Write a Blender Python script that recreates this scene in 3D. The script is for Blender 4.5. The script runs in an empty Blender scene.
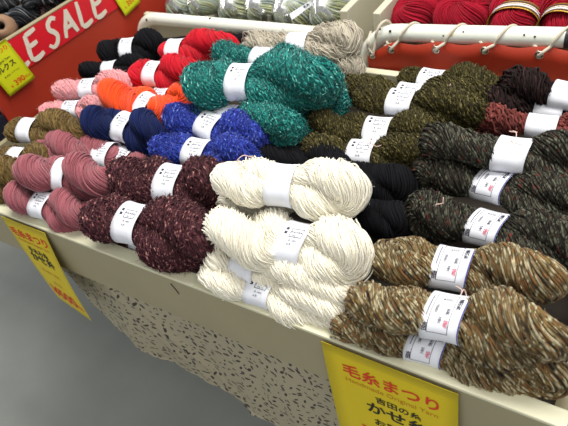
import bpy, math, random
import numpy as np
from mathutils import Matrix, Vector
PI = math.pi
scn = bpy.context.scene
COL = scn.collection
RIM = 0.75                      # height of the bin rim above the floor
H = 0.65                        # camera height above the rim
# ------------------------------------------------------------------ camera
F = 585.0
dn = Vector((166, 640, 585)).normalized()              # "down" seen in camera axes (x right, y down, z forward)
ax = -Vector((-1001, -276, 585)); ax -= ax.dot(dn) * dn; ax.normalize()
ay = (-dn).cross(ax); ay.normalize()
CAM = Vector((0, 0, RIM + H))
cam = bpy.data.objects.new('camera', bpy.data.cameras.new('camera')); COL.objects.link(cam)
up = -dn
M = Matrix(((ax.x, -ax.y, -ax.z, 0), (ay.x, -ay.y, -ay.z, 0), (up.x, -up.y, -up.z, 0), (0, 0, 0, 1)))
cam.matrix_world = Matrix.Translation(CAM) @ M
cam.data.sensor_width = 36; cam.data.lens = F / 568 * 36; cam.data.clip_start = 0.02
scn.camera = cam
cam.data.dof.use_dof = True; cam.data.dof.focus_distance = .92; cam.data.dof.aperture_fstop = 9

def ray(px, py):
    v = Vector((px - 284, py - 213, F))
    return Vector((v.dot(ax), v.dot(ay), v.dot(up)))
def at(px, py, z):              # point of the place at height z above the rim
    r = ray(px, py); return CAM + r * ((z - H) / r.z)
def at_y(px, py, Y):
    r = ray(px, py); return CAM + r * (Y / r.y)
def at_x(px, py, X):
    r = ray(px, py); return CAM + r * (X / r.x)
def W(x, y, z): return Vector((x, y, RIM + z))

# ------------------------------------------------------------------ materials
def new_mat(name):
    m = bpy.data.materials.new(name); m.use_nodes = True
    nt = m.node_tree; b = nt.nodes['Principled BSDF']
    return m, nt, b
def srgb(c):
    return tuple([(x / 12.92 if x <= .04045 else ((x + .055) / 1.055) ** 2.4) for x in [v / 255 for v in c]] + [1.0])
def plain(name, rgb, rough=.6, metal=0, noise=.0, nscale=20, spec=.4):
    m, nt, b = new_mat(name); c = srgb(rgb)
    b.inputs['Roughness'].default_value = rough; b.inputs['Metallic'].default_value = metal
    b.inputs['Specular IOR Level'].default_value = spec
    tc = nt.nodes.new('ShaderNodeTexCoord'); n = nt.nodes.new('ShaderNodeTexNoise')
    n.inputs['Scale'].default_value = nscale; n.inputs['Detail'].default_value = 5
    r = nt.nodes.new('ShaderNodeValToRGB')
    k = 1 - noise
    r.color_ramp.elements[0].position = .3; r.color_ramp.elements[1].position = .7
    r.color_ramp.elements[0].color = (c[0] * k, c[1] * k, c[2] * k, 1); r.color_ramp.elements[1].color = c
    nt.links.new(tc.outputs['Object'], n.inputs['Vector']); nt.links.new(n.outputs['Fac'], r.inputs['Fac'])
    nt.links.new(r.outputs['Color'], b.inputs['Base Color'])
    return m
def yarn_mat(name, stops, freq=60, rough=.85, vary=.25, sheen=.3, along=1.0, spec=.2, bump=0):
    """colour changes along each strand (attribute yarn.x = metres along it, yarn.y = the strand's own number)"""
    m, nt, b = new_mat(name)
    b.inputs['Roughness'].default_value = rough; b.inputs['Specular IOR Level'].default_value = spec
    b.inputs['Sheen Weight'].default_value = sheen; b.inputs['Sheen Roughness'].default_value = .5
    a = nt.nodes.new('ShaderNodeAttribute'); a.attribute_name = 'yarn'
    mp = nt.nodes.new('ShaderNodeVectorMath'); mp.operation = 'MULTIPLY'
    mp.inputs[1].default_value = (freq, 37.0, 0)
    n = nt.nodes.new('ShaderNodeTexNoise'); n.inputs['Scale'].default_value = 1.0; n.inputs['Detail'].default_value = 1.5
    r = nt.nodes.new('ShaderNodeValToRGB'); r.color_ramp.interpolation = 'LINEAR'
    els = r.color_ramp.elements
    while len(els) < len(stops): els.new(.5)
    for e, (p, c) in zip(els, stops): e.position = p; e.color = srgb(c)
    nt.links.new(a.outputs['Vector'], mp.inputs[0]); nt.links.new(mp.outputs[0], n.inputs['Vector'])
    nt.links.new(n.outputs['Fac'], r.inputs['Fac'])
    w = nt.nodes.new('ShaderNodeTexWhiteNoise'); w.noise_dimensions = '1D'
    sx = nt.nodes.new('ShaderNodeSeparateXYZ'); nt.links.new(a.outputs['Vector'], sx.inputs[0])
    nt.links.new(sx.outputs['Y'], w.inputs['W'])
    mr = nt.nodes.new('ShaderNodeMapRange'); mr.inputs['To Min'].default_value = 1 - vary; mr.inputs['To Max'].default_value = 1 + vary * .5
    nt.links.new(w.outputs['Value'], mr.inputs['Value'])
    mul = nt.nodes.new('ShaderNodeVectorMath'); mul.operation = 'SCALE'
    nt.links.new(r.outputs['Color'], mul.inputs[0]); nt.links.new(mr.outputs['Result'], mul.inputs['Scale'])
    nt.links.new(mul.outputs[0], b.inputs['Base Color'])
    return m

YM = {
 'tan': yarn_mat('tan_tweed_yarn', [(.28, (26, 20, 14)), (.37, (74, 58, 36)), (.42, (132, 106, 62)), (.46, (96, 82, 50)), (.50, (190, 178, 144)), (.54, (78, 70, 44)), (.58, (134, 92, 52)), (.63, (112, 98, 62)), (.68, (196, 180, 146)), (.74, (44, 34, 24))], 52, sheen=0.08, vary=.3),
 'darktweed': yarn_mat('dark_tweed_yarn', [(.3, (18, 16, 14)), (.42, (56, 50, 42)), (.48, (26, 23, 22)), (.54, (100, 102, 86)), (.59, (38, 30, 28)), (.65, (66, 64, 52)), (.72, (110, 46, 42))], 95, sheen=0, vary=.3),
 'olive': yarn_mat('dark_olive_yarn', [(.3, (30, 27, 10)), (.5, (58, 52, 22)), (.6, (90, 82, 42)), (.72, (134, 124, 82))], 280, sheen=0.03, vary=.3),
 'chenille': yarn_mat('dark_brown_chenille', [(.3, (20, 12, 12)), (.6, (40, 26, 25)), (.7, (66, 42, 40))], 60, sheen=0),
 'rust': yarn_mat('rust_chenille', [(.3, (84, 36, 34)), (.55, (126, 60, 54)), (.7, (154, 86, 76))], 90, sheen=0.05),
 'black': yarn_mat('black_yarn', [(.3, (7, 7, 11)), (.7, (17, 17, 23))], 40, sheen=0),
 'white': yarn_mat('white_yarn', [(.3, (250, 243, 222)), (.7, (254, 250, 236))], 30, vary=.08),
 'plum': yarn_mat('plum_boucle', [(.3, (40, 16, 22)), (.52, (72, 34, 42)), (.61, (108, 62, 66)), (.75, (206, 150, 142))], 330, sheen=0.04, vary=.3),
 'mauve': yarn_mat('mauve_yarn', [(.3, (142, 74, 84)), (.7, (168, 98, 106))], 25, vary=.14),
 'khaki': yarn_mat('khaki_brown_yarn', [(.3, (80, 62, 28)), (.5, (108, 86, 44)), (.7, (140, 116, 68))], 90, sheen=0.1, vary=.2),
 'pink': yarn_mat('light_pink_yarn', [(.3, (216, 142, 146)), (.7, (236, 172, 176))], 50, vary=.1),
 'navy': yarn_mat('navy_yarn', [(.3, (12, 24, 66)), (.7, (22, 38, 92))], 25, sheen=0.05, vary=.2),
 'orange': yarn_mat('orange_yarn', [(.3, (236, 66, 12)), (.7, (255, 92, 24))], 25, vary=.1),
 'royal': yarn_mat('royal_blue_boucle', [(.3, (16, 26, 100)), (.5, (28, 46, 146)), (.62, (60, 84, 184)), (.76, (140, 160, 226))], 320, sheen=0.1, vary=.25),
 'teal': yarn_mat('teal_mohair', [(.3, (0, 62, 64)), (.5, (4, 108, 104)), (.6, (40, 160, 148)), (.76, (170, 228, 214))], 320, sheen=0.15, vary=.25),
 'red': yarn_mat('red_yarn', [(.3, (182, 10, 32)), (.7, (214, 22, 44))], 25, sheen=0.1, vary=.15),
 'beige': yarn_mat('oatmeal_yarn', [(.3, (172, 162, 142)), (.7, (214, 204, 186))], 60, vary=.2),
 'grey': yarn_mat('grey_marl_yarn', [(.34, (16, 18, 22)), (.48, (44, 48, 54)), (.56, (96, 100, 104)), (.68, (176, 174, 172))], 40, sheen=0.05, vary=.3),
 'pastel': yarn_mat('pastel_yarn', [(.3, (112, 124, 122)), (.42, (156, 166, 162)), (.5, (172, 176, 136)), (.58, (138, 140, 92)), (.7, (184, 192, 194))], 14, vary=.12),
 'crimson': yarn_mat('crimson_yarn', [(.3, (136, 6, 30)), (.7, (170, 12, 42))], 30, sheen=0.05, vary=.15),
}
PAPER = plain('white_paper', (236, 238, 246), .55, noise=.03)
INK = plain('black_ink', (40, 40, 58), .6)
INKP = plain('pink_ink', (214, 92, 116), .6)
INKB = plain('blue_ink', (52, 52, 140), .6)
CREAM = plain('cream_board', (224, 220, 190), .45, noise=.06, nscale=9)
BOARD = plain('khaki_board', (166, 156, 124), .5, noise=.10, nscale=7)
BEIGE = plain('beige_board', (204, 198, 176), .5, noise=.06)
TRAY = plain('dark_gap_shade', (60, 52, 44), .8, noise=.2)  # bin inside coloured dark to paint the shade between the hanks
WPIPE = plain('white_enamel_pipe', (232, 234, 222), .25, noise=.05, nscale=30, spec=.6)
CHIP = plain('chipped_steel', (50, 46, 44), .5)
REDC = plain('orange_red_canvas', (166, 46, 18), .6, noise=.12, nscale=6)
REDB = plain('red_brown_board', (178, 54, 34), .5, noise=.14, nscale=5)
BANR = plain('red_banner_paper', (214, 20, 38), .5, noise=.05)
BRUSH = plain('cream_lettering', (222, 214, 196), .6)
YEL = plain('yellow_paper', (226, 200, 12), .55, noise=.05, nscale=12)
LIME = plain('lime_yellow_paper', (206, 214, 20), .5, noise=.05, nscale=12)
RINK = plain('red_ink', (214, 58, 20), .6)
OINK = plain('orange_ink', (196, 130, 20), .6)
KINK = plain('tag_black_ink', (36, 34, 14), .6)
CORD = plain('white_cord', (206, 196, 176), .8, noise=.15, nscale=300)
EYE = plain('eyelet_metal', (190, 186, 176), .28, 1)
TAPE = plain('black_tape', (40, 42, 42), .4)
STICK = plain('yellow_sticker', (224, 206, 30), .5)
NAVYSH = plain('navy_shade', (18, 20, 40), .8)  # dark colour standing in for shade at the side bin
GOLD = plain('gold_label', (196, 150, 50), .35, .3, noise=.35, nscale=60)
KRAFT = plain('kraft_ring', (150, 116, 90), .7, noise=.25, nscale=25)
THREAD = plain('pale_pink_thread', (224, 190, 178), .7)

# ------------------------------------------------------------------ object helpers
def mesh_obj(name, verts, faces, mat, parent=None, smooth=False):
    me = bpy.data.meshes.new(name); me.from_pydata([tuple(v) for v in verts], [], faces); me.update()
    if smooth:
        for p in me.polygons: p.use_smooth = True
    o = bpy.data.objects.new(name, me); COL.objects.link(o)
    if mat: me.materials.append(mat)
    if parent: o.parent = parent
    return o
def empty(name, loc, label, cat, group=None):
    o = bpy.data.objects.new(name, None); COL.objects.link(o); o.location = loc; o.empty_display_size = .02
    o['label'] = label; o['category'] = cat
    if group: o['group'] = group
    return o
def tag(o, label, cat, group=None):
    o['label'] = label; o['category'] = cat
    if group: o['group'] = group
    return o
def struct(o): o['kind'] = 'structure'; return o
class MB:
    def __init__(s): s.v = []; s.f = []
    def box(s, a, b, bev=0):
        x0, y0, z0 = a; x1, y1, z1 = b; n = len(s.v)
        s.v += [(x0, y0, z0), (x1, y0, z0), (x1, y1, z0), (x0, y1, z0), (x0, y0, z1), (x1, y0, z1), (x1, y1, z1), (x0, y1, z1)]
        s.f += [tuple(n + i for i in q) for q in ((0, 3, 2, 1), (4, 5, 6, 7), (0, 1, 5, 4), (1, 2, 6, 5), (2, 3, 7, 6), (3, 0, 4, 7))]
        return s
    def tube(s, pts, r, seg=8, closed=False, caps=True):
        P = [Vector(p) for p in pts]; n = len(P); base = len(s.v)
        T = []
        for i in range(n):
            if closed: t = P[(i + 1) % n] - P[i - 1]
            else: t = P[min(i + 1, n - 1)] - P[max(i - 1, 0)]
            T.append(t.normalized() if t.length > 1e-9 else Vector((1, 0, 0)))
        ref = Vector((0, 0, 1)) if abs(T[0].z) < .9 else Vector((0, 1, 0))
        N = (ref - ref.dot(T[0]) * T[0]).normalized()
        for i in range(n):
            N = (N - N.dot(T[i]) * T[i]).normalized(); B = T[i].cross(N)
            rr = r[i] if isinstance(r, (list, tuple)) else r
            for k in range(seg):
                a = 2 * PI * k / seg; s.v.append(tuple(P[i] + (N * math.cos(a) + B * math.sin(a)) * rr))
        m = n if closed else n - 1
        for i in range(m):
            for k in range(seg):
                a = base + i * seg + k; b = base + i * seg + (k + 1) % seg
                j = (i + 1) % n
                c = base + j * seg + (k + 1) % seg; d = base + j * seg + k
                s.f.append((a, b, c, d))
        if not closed and caps:
            s.f.append(tuple(base + k for k in reversed(range(seg)))); s.f.append(tuple(base + (n - 1) * seg + k for k in range(seg)))
        return s
    def build(s, name, mat, parent=None, smooth=False, bevel=0):
        o = mesh_obj(name, s.v, s.f, mat, parent, smooth)
        if bevel:
            md = o.modifiers.new('bevel', 'BEVEL'); md.width = bevel; md.segments = 2; md.limit_method = 'ANGLE'
        return o
def put(o, loc):                # move the origin of a world-built mesh object to loc
    loc = Vector(loc); o.data.transform(Matrix.Translation(-loc)); o.location = loc; return o
def smooth_path(pts, n=8, closed=False):
    P = [Vector(p) for p in pts]; out = []
    m = len(P); rng = range(m) if closed else range(m - 1)
    for i in rng:
        p0 = P[i - 1] if (closed or i > 0) else P[0]; p1 = P[i]; p2 = P[(i + 1) % m]; p3 = P[(i + 2) % m] if (closed or i + 2 < m) else P[-1]
        for k in range(n):
            t = k / n
            out.append(.5 * ((2 * p1) + (-p0 + p2) * t + (2 * p0 - 5 * p1 + 4 * p2 - p3) * t * t + (-p0 + 3 * p1 - 3 * p2 + p3) * t ** 3))
    if not closed: out.append(P[-1])
    return out

# ------------------------------------------------------------------ lettering
_tc = {}
def text2d(body, size, bold=0.0, spacing=1.0, shear=0.0):
    key = (body, bold, spacing, shear)
    if key not in _tc:
        c = bpy.data.curves.new('lettering', 'FONT'); c.body = body; c.resolution_u = 3; c.offset = bold
        c.align_x = 'CENTER'; c.align_y = 'CENTER'; c.space_line = spacing; c.shear = shear
        o = bpy.data.objects.new('lettering', c); COL.objects.link(o)
        bpy.context.view_layer.update()
        me = bpy.data.meshes.new_from_object(o.evaluated_get(bpy.context.evaluated_depsgraph_get()))
        v = [(p.co.x, p.co.y) for p in me.vertices]; f = [tuple(p.vertices) for p in me.polygons]
        bpy.data.objects.remove(o); bpy.data.curves.remove(c); bpy.data.meshes.remove(me)
        _tc[key] = (v, f)
    v, f = _tc[key]
    return [(x * size, y * size) for x, y in v], f
class P2:                       # flat 2D print collected before it is laid on a surface
    def __init__(s): s.v = []; s.f = []
    def text(s, body, x, y, size, bold=0, spacing=1.0, rot=0, sx=1.0, shear=0):
        v, f = text2d(body, size, bold, spacing, shear); n = len(s.v); c, d = math.cos(rot), math.sin(rot)
        s.v += [(x + (a * sx) * c - b * d, y + (a * sx) * d + b * c) for a, b in v]; s.f += [tuple(i + n for i in q) for q in f]
        return s
    def rect(s, x0, y0, x1, y1):
        n = len(s.v); s.v += [(x0, y0), (x1, y0), (x1, y1), (x0, y1)]; s.f.append((n, n + 1, n + 2, n + 3)); return s
    def line(s, x0, y0, x1, y1, w, k=1):
        L = math.hypot(x1 - x0, y1 - y0); nx, ny = -(y1 - y0) / L * w / 2, (x1 - x0) / L * w / 2
        for i in range(k):
            a, b = i / k, (i + 1) / k
            xa, ya, xb, yb = x0 + (x1 - x0) * a, y0 + (y1 - y0) * a, x0 + (x1 - x0) * b, y0 + (y1 - y0) * b
            n = len(s.v); s.v += [(xa - nx, ya - ny), (xb - nx, yb - ny), (xb + nx, yb + ny), (xa + nx, ya + ny)]; s.f.append((n, n + 1, n + 2, n + 3))
        return s
    def brush(s, pts, w):
        P = smooth_path([(x, y, 0) for x, y in pts], 6); n0 = len(s.v); m = len(P)
        for i, p in enumerate(P):
            t = (P[min(i + 1, m - 1)] - P[max(i - 1, 0)]).normalized(); ww = w * (.55 + .5 * math.sin(PI * (.15 + .8 * i / m)))
            s.v += [(p.x - t.y * ww / 2, p.y + t.x * ww / 2), (p.x + t.y * ww / 2, p.y - t.x * ww / 2)]
        for i in range(m - 1): a = n0 + 2 * i; s.f.append((a, a + 1, a + 3, a + 2))
        return s
    def lay(s, fn, name, mat, parent):
        return mesh_obj(name, [fn(x, y) for x, y in s.v], s.f, mat, parent)

def band_print(style):
    """white band 1 unit wide (x -0.5..0.5 along the hank), y runs round the band, both scaled by the band width"""
    k, p = P2(), P2()
    if style == 'a':            # four bold characters down the right edge, a box, columns of small type
        k.text('吉\n田\nの\n糸', .33, .32, .135, .02, .62)
        k.line(-.3, .62, .22, .62, .014, 4).line(-.3, -.55, .22, -.55, .014, 4).line(-.3, .62, -.3, -.55, .014, 8).line(.22, .62, .22, -.55, .014, 8)
        k.text('¥500', .0, .42, .13, 0).text('毛\n糸', .12, .05, .12, .01, .7)
        k.text('並\n太', -.02, -.2, .11, 0, .7).text('品\n質\n表\n示', -.18, .1, .09, 0, .7)
        k.line(-.38, .5, -.38, -.1, .02, 6).text('吉\n田', -.36, -.42, .14, .03, .7)
        p.text('純\n毛', .14, -.28, .12, .02, .7)
    else:                       # two small dark blocks, a ruled box and small print
        k.rect(-.34, .22, -.24, .32).rect(-.34, .06, -.24, .16)
        k.line(-.12, .3, .34, .3, .02, 3).line(-.12, -.02, .34, -.02, .02, 3).line(-.12, .3, -.12, -.02, .02, 2).line(.34, .3, .34, -.02, .02, 2)
        k.text('手あみ毛糸', .1, .16, .085, .01).text('100g  4-5', .1, .04, .07).text('毛 100%', .08, -.16, .09).text('水洗', .0, -.3, .09)
    return k, p

# ------------------------------------------------------------------ the hank
KIND = {   # strands, strand radius, slow wobble, fast wobble, fast wobble cycles/m, hairs, points
 'tan': (74, .0019, .0016, .0004, 60, 300, 150), 'darktweed': (54, .0022, .0019, .0007, 80, 700, 150),
 'olive': (60, .0017, .0018, .0017, 150, 1500, 240), 'chenille': (38, .0029, .003, .0024, 70, 0, 200), 'rust': (42, .0025, .003, .0028, 90, 0, 220),
 'black': (46, .0023, .0008, .0003, 50, 0, 110), 'white': (116, .00115, .0018, .0009, 60, 160, 190), 'plum': (50, .0018, .0014, .0023, 150, 3600, 250),
 'mauve': (76, .0016, .0010, .0003, 50, 60, 120), 'khaki': (60, .0018, .0018, .0013, 130, 1100, 200), 'pink': (56, .0018, .0013, .0011, 120, 900, 180),
 'navy': (70, .0017, .0012, .0003, 40, 60, 120), 'orange': (72, .0017, .0011, .0003, 40, 60, 120), 'royal': (50, .0018, .0014, .0022, 150, 3600, 240),
 'teal': (54, .0017, .0018, .0022, 150, 5500, 240), 'red': (70, .0017, .0014, .0005, 50, 150, 120), 'beige': (96, .00115, .0046, .0016, 80, 200, 160),
 'grey': (40, .0024, .0014, .0004, 60, 0, 100), 'pastel': (44, .0026, .0010, .0004, 60, 0, 100), 'crimson': (50, .0020, .0008, .0003, 60, 0, 100),
}
def sm_noise(rng, n, x, cyc):   # smooth random waves along x for n strands
    out = np.zeros((n, len(x)))
    for f in (1.0, 1.7, 2.3):
        ph = rng.random((n, 1)) * 2 * PI; ff = cyc * f * (.8 + .4 * rng.random((n, 1)))
        out += np.sin(2 * PI * ff * x[None, :] + ph)
    return out / 2.2
def fast_mesh(name, V, Q, attr, mat, parent):
    me = bpy.data.meshes.new(name)
    me.vertices.add(len(V)); me.vertices.foreach_set('co', V.astype(np.float32).ravel())
    nf = len(Q); me.loops.add(nf * 4); me.loops.foreach_set('vertex_index', Q.astype(np.int32).ravel())
    me.polygons.add(nf); me.polygons.foreach_set('loop_start', np.arange(0, nf * 4, 4, dtype=np.int32))
    try: me.polygons.foreach_set('loop_total', np.full(nf, 4, dtype=np.int32))
    except Exception: pass
    me.polygons.foreach_set('use_smooth', np.ones(nf, dtype=bool))
    a = me.attributes.new('yarn', 'FLOAT_VECTOR', 'POINT'); a.data.foreach_set('vector', attr.astype(np.float32).ravel())
    me.update(calc_edges=True); me.materials.append(mat)
    o = bpy.data.objects.new(name, me); COL.objects.link(o); o.parent = parent
    return o
SEED = [7]
def hank(kind, A, B, D, label, band=.5, turns=1.3, style='b', droop=.0, side=.0, group=None, bandw=.046, roll=None, name='yarn_hank',
         cat='yarn', phase=.15, pinch=.38, face=.35, ply=3, flat=1.0, nostrip=False, bandmat=None, loose=0, bandpart='paper_band', endtaper=.1, tilt=0):
    SEED[0] += 1; rng = np.random.default_rng(SEED[0])
    A, B = Vector(A), Vector(B); A, B = A.lerp(B, .018), B.lerp(A, .012); L = (B - A).length; mid = (A + B) / 2
    ex = (B - A).normalized(); ey = Vector((0, 0, 1)).cross(ex).normalized(); ez = ex.cross(ey)
    root = empty(name, (mid.x, mid.y, mid.z - D * .45), label, cat, group)
    off = Vector((0, 0, D * .45))
    nS, sr, w1, w2, fq, nh, P = KIND[kind]
    if not nostrip: D = D * 1.07
    r0, p0 = D * .285, D * .225
    a = L / 2 - r0; xb = (band - .5) * L
    lk = rng.random(6) * 2 * PI; lq = .6 + .4 * rng.random(4)
    def centre(t):
        x = -a * np.cos(t); s = x - xb
        pin = 1 - pinch * np.exp(-(s / (bandw * .95)) ** 4) if band is not None else np.ones_like(x)
        q = np.abs(x) / a
        away = 1 - np.exp(-(s / (bandw * .8)) ** 4)
        lump = 1 + away * .085 * (np.sin(2 * t + lk[0]) * lq[0] + np.sin(3 * t + lk[1]) * lq[1] + np.sin(5 * t + lk[2]) * .5 * lq[2])
        rb = r0 * 1.06 * pin * (1 - endtaper * q ** 3) * lump
        rho = p0 * (1 - .5 * (1 - pin) / max(pinch, 1e-3)) * np.tanh(2.4 * np.sin(t)) / math.tanh(2.4)
        g = np.sign(s) * s * s / (np.abs(s) + .02)
        th = phase + PI * turns * g / L * 1.15 + away * .25 * np.sin(x / a * 4 + lk[3])
        return x, rb, rho, th
    N = P; t = np.linspace(0, 2 * PI, N, endpoint=False)
    def frame(t):
        x, rb, rho, th = centre(t)
        d = np.stack([np.zeros_like(x), np.cos(th), np.sin(th) * flat], 1)
        C = d * rho[:, None]; C[:, 0] = x
        e = 1e-3
        x2, _, rho2, th2 = centre(t + e); d2 = np.stack([np.zeros_like(x), np.cos(th2), np.sin(th2) * flat], 1); C2 = d2 * rho2[:, None]; C2[:, 0] = x2
        T = C2 - C; T /= np.linalg.norm(T, axis=1)[:, None]
        b = np.stack([np.zeros_like(x), -np.sin(th), np.cos(th)], 1)
        b -= (b * T).sum(1)[:, None] * T; b /= np.linalg.norm(b, axis=1)[:, None]
        n2 = np.cross(T, b)
        return x, C, T, b, n2, rb
    x, C, T, b, n2, rb = frame(t)
    seglen = np.linalg.norm(np.roll(C, -1, 0) - C, axis=1); s = np.concatenate([[0], np.cumsum(seglen)[:-1]]); tot = seglen.sum()
    xs = s / tot
    bend = lambda x: np.stack([np.zeros_like(x), side * (x / (L / 2)) ** 2, -droop * (x / (L / 2)) ** 2], 1)
    def cyc(cpm): return max(1, round(cpm * tot))
    # strands
    ph = (np.arange(nS) + .5 * rng.random(nS))[:, None] * 2 * PI / nS + 2 * PI * ply * xs[None, :] * 1.0
    env = np.abs(np.sin(t / 1.0))[None, :] ** .3
    def per(n, cy):             # periodic smooth noise
        out = np.zeros((n, N))
        for q in range(3):
            k = np.maximum(1, np.round(cy * (.6 + .9 * rng.random((n, 1))))); out += np.sin(2 * PI * k * xs[None, :] + 2 * PI * rng.random((n, 1)))
        return out / 2.2
    ph = ph + per(nS, cyc(9)) * (w1 * 3.2 / r0)
    lev = rng.random((nS, 1)); lift = per(nS, cyc(6)) * w1 * np.where(rng.random((nS, 1)) < .15, 2.2, 1.0)
    inband = np.exp(-((x - xb) / (bandw * .62)) ** 6)[None, :]
    R = rb[None, :] * (.90 + .08 * lev) + lift * (1 - inband)
    R = np.where(inband > .3, np.minimum(R, rb[None, :] * .96 - max(0, sr - .0018)), R)
    f1, f2 = per(nS, cyc(fq)) * w2, per(nS, cyc(fq)) * w2
    R = R + f1 * (1 - .9 * inband)
    rad = np.cos(ph)[..., None] * b[None] + np.sin(ph)[..., None] * n2[None]
    tang = np.cross(T[None], rad)
    Cs = C[None] + rad * R[..., None] + tang * f2[..., None] + bend(x)[None]
    srr = sr * (.8 + .4 * rng.random((nS, 1))) * (1 + .18 * per(nS, cyc(fq * .7)))
    K = 4
    ang = np.arange(K) * 2 * PI / K
    V = Cs[:, :, None, :] + srr[:, :, None, None] * (np.cos(ang)[None, None, :, None] * rad[:, :, None, :] + np.sin(ang)[None, None, :, None] * tang[:, :, None, :])
    sid = rng.random(nS) * 90 + 3
    at_ = np.zeros((nS, N, K, 3)); at_[..., 0] = s[None, :, None]; at_[..., 1] = sid[:, None, None]
    idx = np.arange(nS * N * K).reshape(nS, N, K)
    nx = np.roll(idx, -1, 1); q = np.stack([idx, np.roll(idx, -1, 2), np.roll(nx, -1, 2), nx], -1).reshape(-1, 4)
    Vs = [V.reshape(-1, 3)]; Qs = [q]; As = [at_.reshape(-1, 3)]; base = nS * N * K
    # solid heart of the bundle
    Kc = 14; ac = np.arange(Kc) * 2 * PI / Kc
    core = C[:, None, :] + (rb * .9)[:, None, None] * (np.cos(ac)[None, :, None] * b[:, None, :] + np.sin(ac)[None, :, None] * n2[:, None, :]) + bend(x)[:, None, :]
    idx = np.arange(N * Kc).reshape(N, Kc) + base; nx = np.roll(idx, -1, 0)
    Qs.append(np.stack([idx, np.roll(idx, -1, 1), np.roll(nx, -1, 1), nx], -1).reshape(-1, 4)); Vs.append(core.reshape(-1, 3))
    ca = np.zeros((N, Kc, 3)); ca[..., 0] = s[:, None] ; ca[..., 1] = (ac * 9)[None, :]; As.append(ca.reshape(-1, 3)); base += N * Kc
    if nh:                      # short fibres standing off the strands
        i = rng.integers(0, nS, nh); j = rng.integers(0, N, nh)
        ok = inband[0, j] < .1; i, j = i[ok], j[ok]; m = len(i)
        p = Cs[i, j]; r_ = rad[i, j]; tg = tang[i, j]; TT = T[j]
        ln = (.004 + .007 * rng.random((m, 1))) * (1.25 if kind == 'teal' else 1)
        dr = r_ * (.55 + .5 * rng.random((m, 1))) + tg * rng.normal(0, .9, (m, 1)) + TT * rng.normal(0, .9, (m, 1)); dr /= np.linalg.norm(dr, axis=1)[:, None]
        d3 = dr + TT * rng.normal(0, .8, (m, 1)) + tg * rng.normal(0, .8, (m, 1)); d3 /= np.linalg.norm(d3, axis=1)[:, None]
        pts = np.stack([p, p + dr * ln * .5, p + dr * ln * .5 + d3 * ln * .5], 1)
        hr = .00028
        sd = np.cross(dr, TT + .01); sd /= np.linalg.norm(sd, axis=1)[:, None]; ud = np.cross(dr, sd)
        aa = np.arange(3) * 2 * PI / 3
        HV = pts[:, :, None, :] + hr * (np.cos(aa)[None, None, :, None] * sd[:, None, None, :] + np.sin(aa)[None, None, :, None] * ud[:, None, None, :])
        idx = np.arange(m * 9).reshape(m, 3, 3) + base
        a0, a1 = idx[:, :-1], idx[:, 1:]
        Qs.append(np.stack([a0, np.roll(a0, -1, 2), np.roll(a1, -1, 2), a1], -1).reshape(-1, 4)); Vs.append(HV.reshape(-1, 3))
        ha = np.zeros((m, 3, 3, 3)); ha[..., 0] = (rng.random(m) * 5)[:, None, None]; ha[..., 1] = (rng.random(m) * 90)[:, None, None]; As.append(ha.reshape(-1, 3))
    V = np.concatenate(Vs)
    R3 = np.array([[ex.x, ey.x, ez.x], [ex.y, ey.y, ez.y], [ex.z, ey.z, ez.z]])
    V = V @ R3.T + np.array(off)[None]
    y = fast_mesh('yarn', V, np.concatenate(Qs), np.concatenate(As), YM[kind], root)
    tw = lambda p: Vector(R3 @ np.array(p)) + off
    if not nostrip:
        # paper band round the waist
        pin_r = r0 * 1.06 * (1 - pinch); A_ = pin_r + p0 * .5 + .0025; B_ = pin_r + .0045
        A_ = A_ * .97; B_ = max(B_, A_ * .72)
        def bp(xx, al, lift=0):
            e = 2.25
            c, sn = math.cos(al), math.sin(al)
            u = (abs(c) ** (2 / e)) * (1 if c >= 0 else -1); v = (abs(sn) ** (2 / e)) * (1 if sn >= 0 else -1)
            fl = 1 + .05 * ((xx - xb) / (bandw / 2)) ** 2
            yy = (A_ * fl + lift) * u; zz = (B_ * fl + lift) * v
            cc, ss = math.cos(phase), math.sin(phase)
            bx = xx / (L / 2)
            return tw((xx + tilt * u * .006, yy * cc - zz * ss + side * bx * bx, yy * ss + zz * cc - droop * bx * bx))
        vs, fs = [], []; NA, NX = 48, 5
        for ll in (0, .0007):
            for ix in range(NX):
                for ia in range(NA): vs.append(bp(xb - bandw / 2 + bandw * ix / (NX - 1), 2 * PI * ia / NA, ll))
        o2 = NA * NX
        for ix in range(NX - 1):
            for ia in range(NA):
                a1, b1 = ix * NA + ia, ix * NA + (ia + 1) % NA
                fs.append((o2 + a1, o2 + a1 + NA, o2 + b1 + NA, o2 + b1)); fs.append((a1, b1, b1 + NA, a1 + NA))
        for ix in (0, NX - 1):
            for ia in range(NA):
                a1, b1 = ix * NA + ia, ix * NA + (ia + 1) % NA; fs.append((a1, b1, o2 + b1, o2 + a1) if ix else (b1, a1, o2 + a1, o2 + b1))
        bo = mesh_obj(bandpart, vs, fs, bandmat or PAPER, root, True)
        if style == 'foil':
            for nm, m_, sp in (('white_bars', PAPER, ((-.1, .05), (.14, .2))), ('black_bars', INK, ((-.32, -.2), (.3, .38)))):
                vb, fb = [], []
                for s0, s1 in sp:
                    n0 = len(vb)
                    for i in range(49): vb += [bp(xb + s0 * bandw, 2 * PI * i / 48, .0014), bp(xb + s1 * bandw, 2 * PI * i / 48, .0014)]
                    for i in range(48): a0 = n0 + 2 * i; fb.append((a0, a0 + 1, a0 + 3, a0 + 2))
                mesh_obj(nm, vb, fb, m_, bo)
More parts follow.
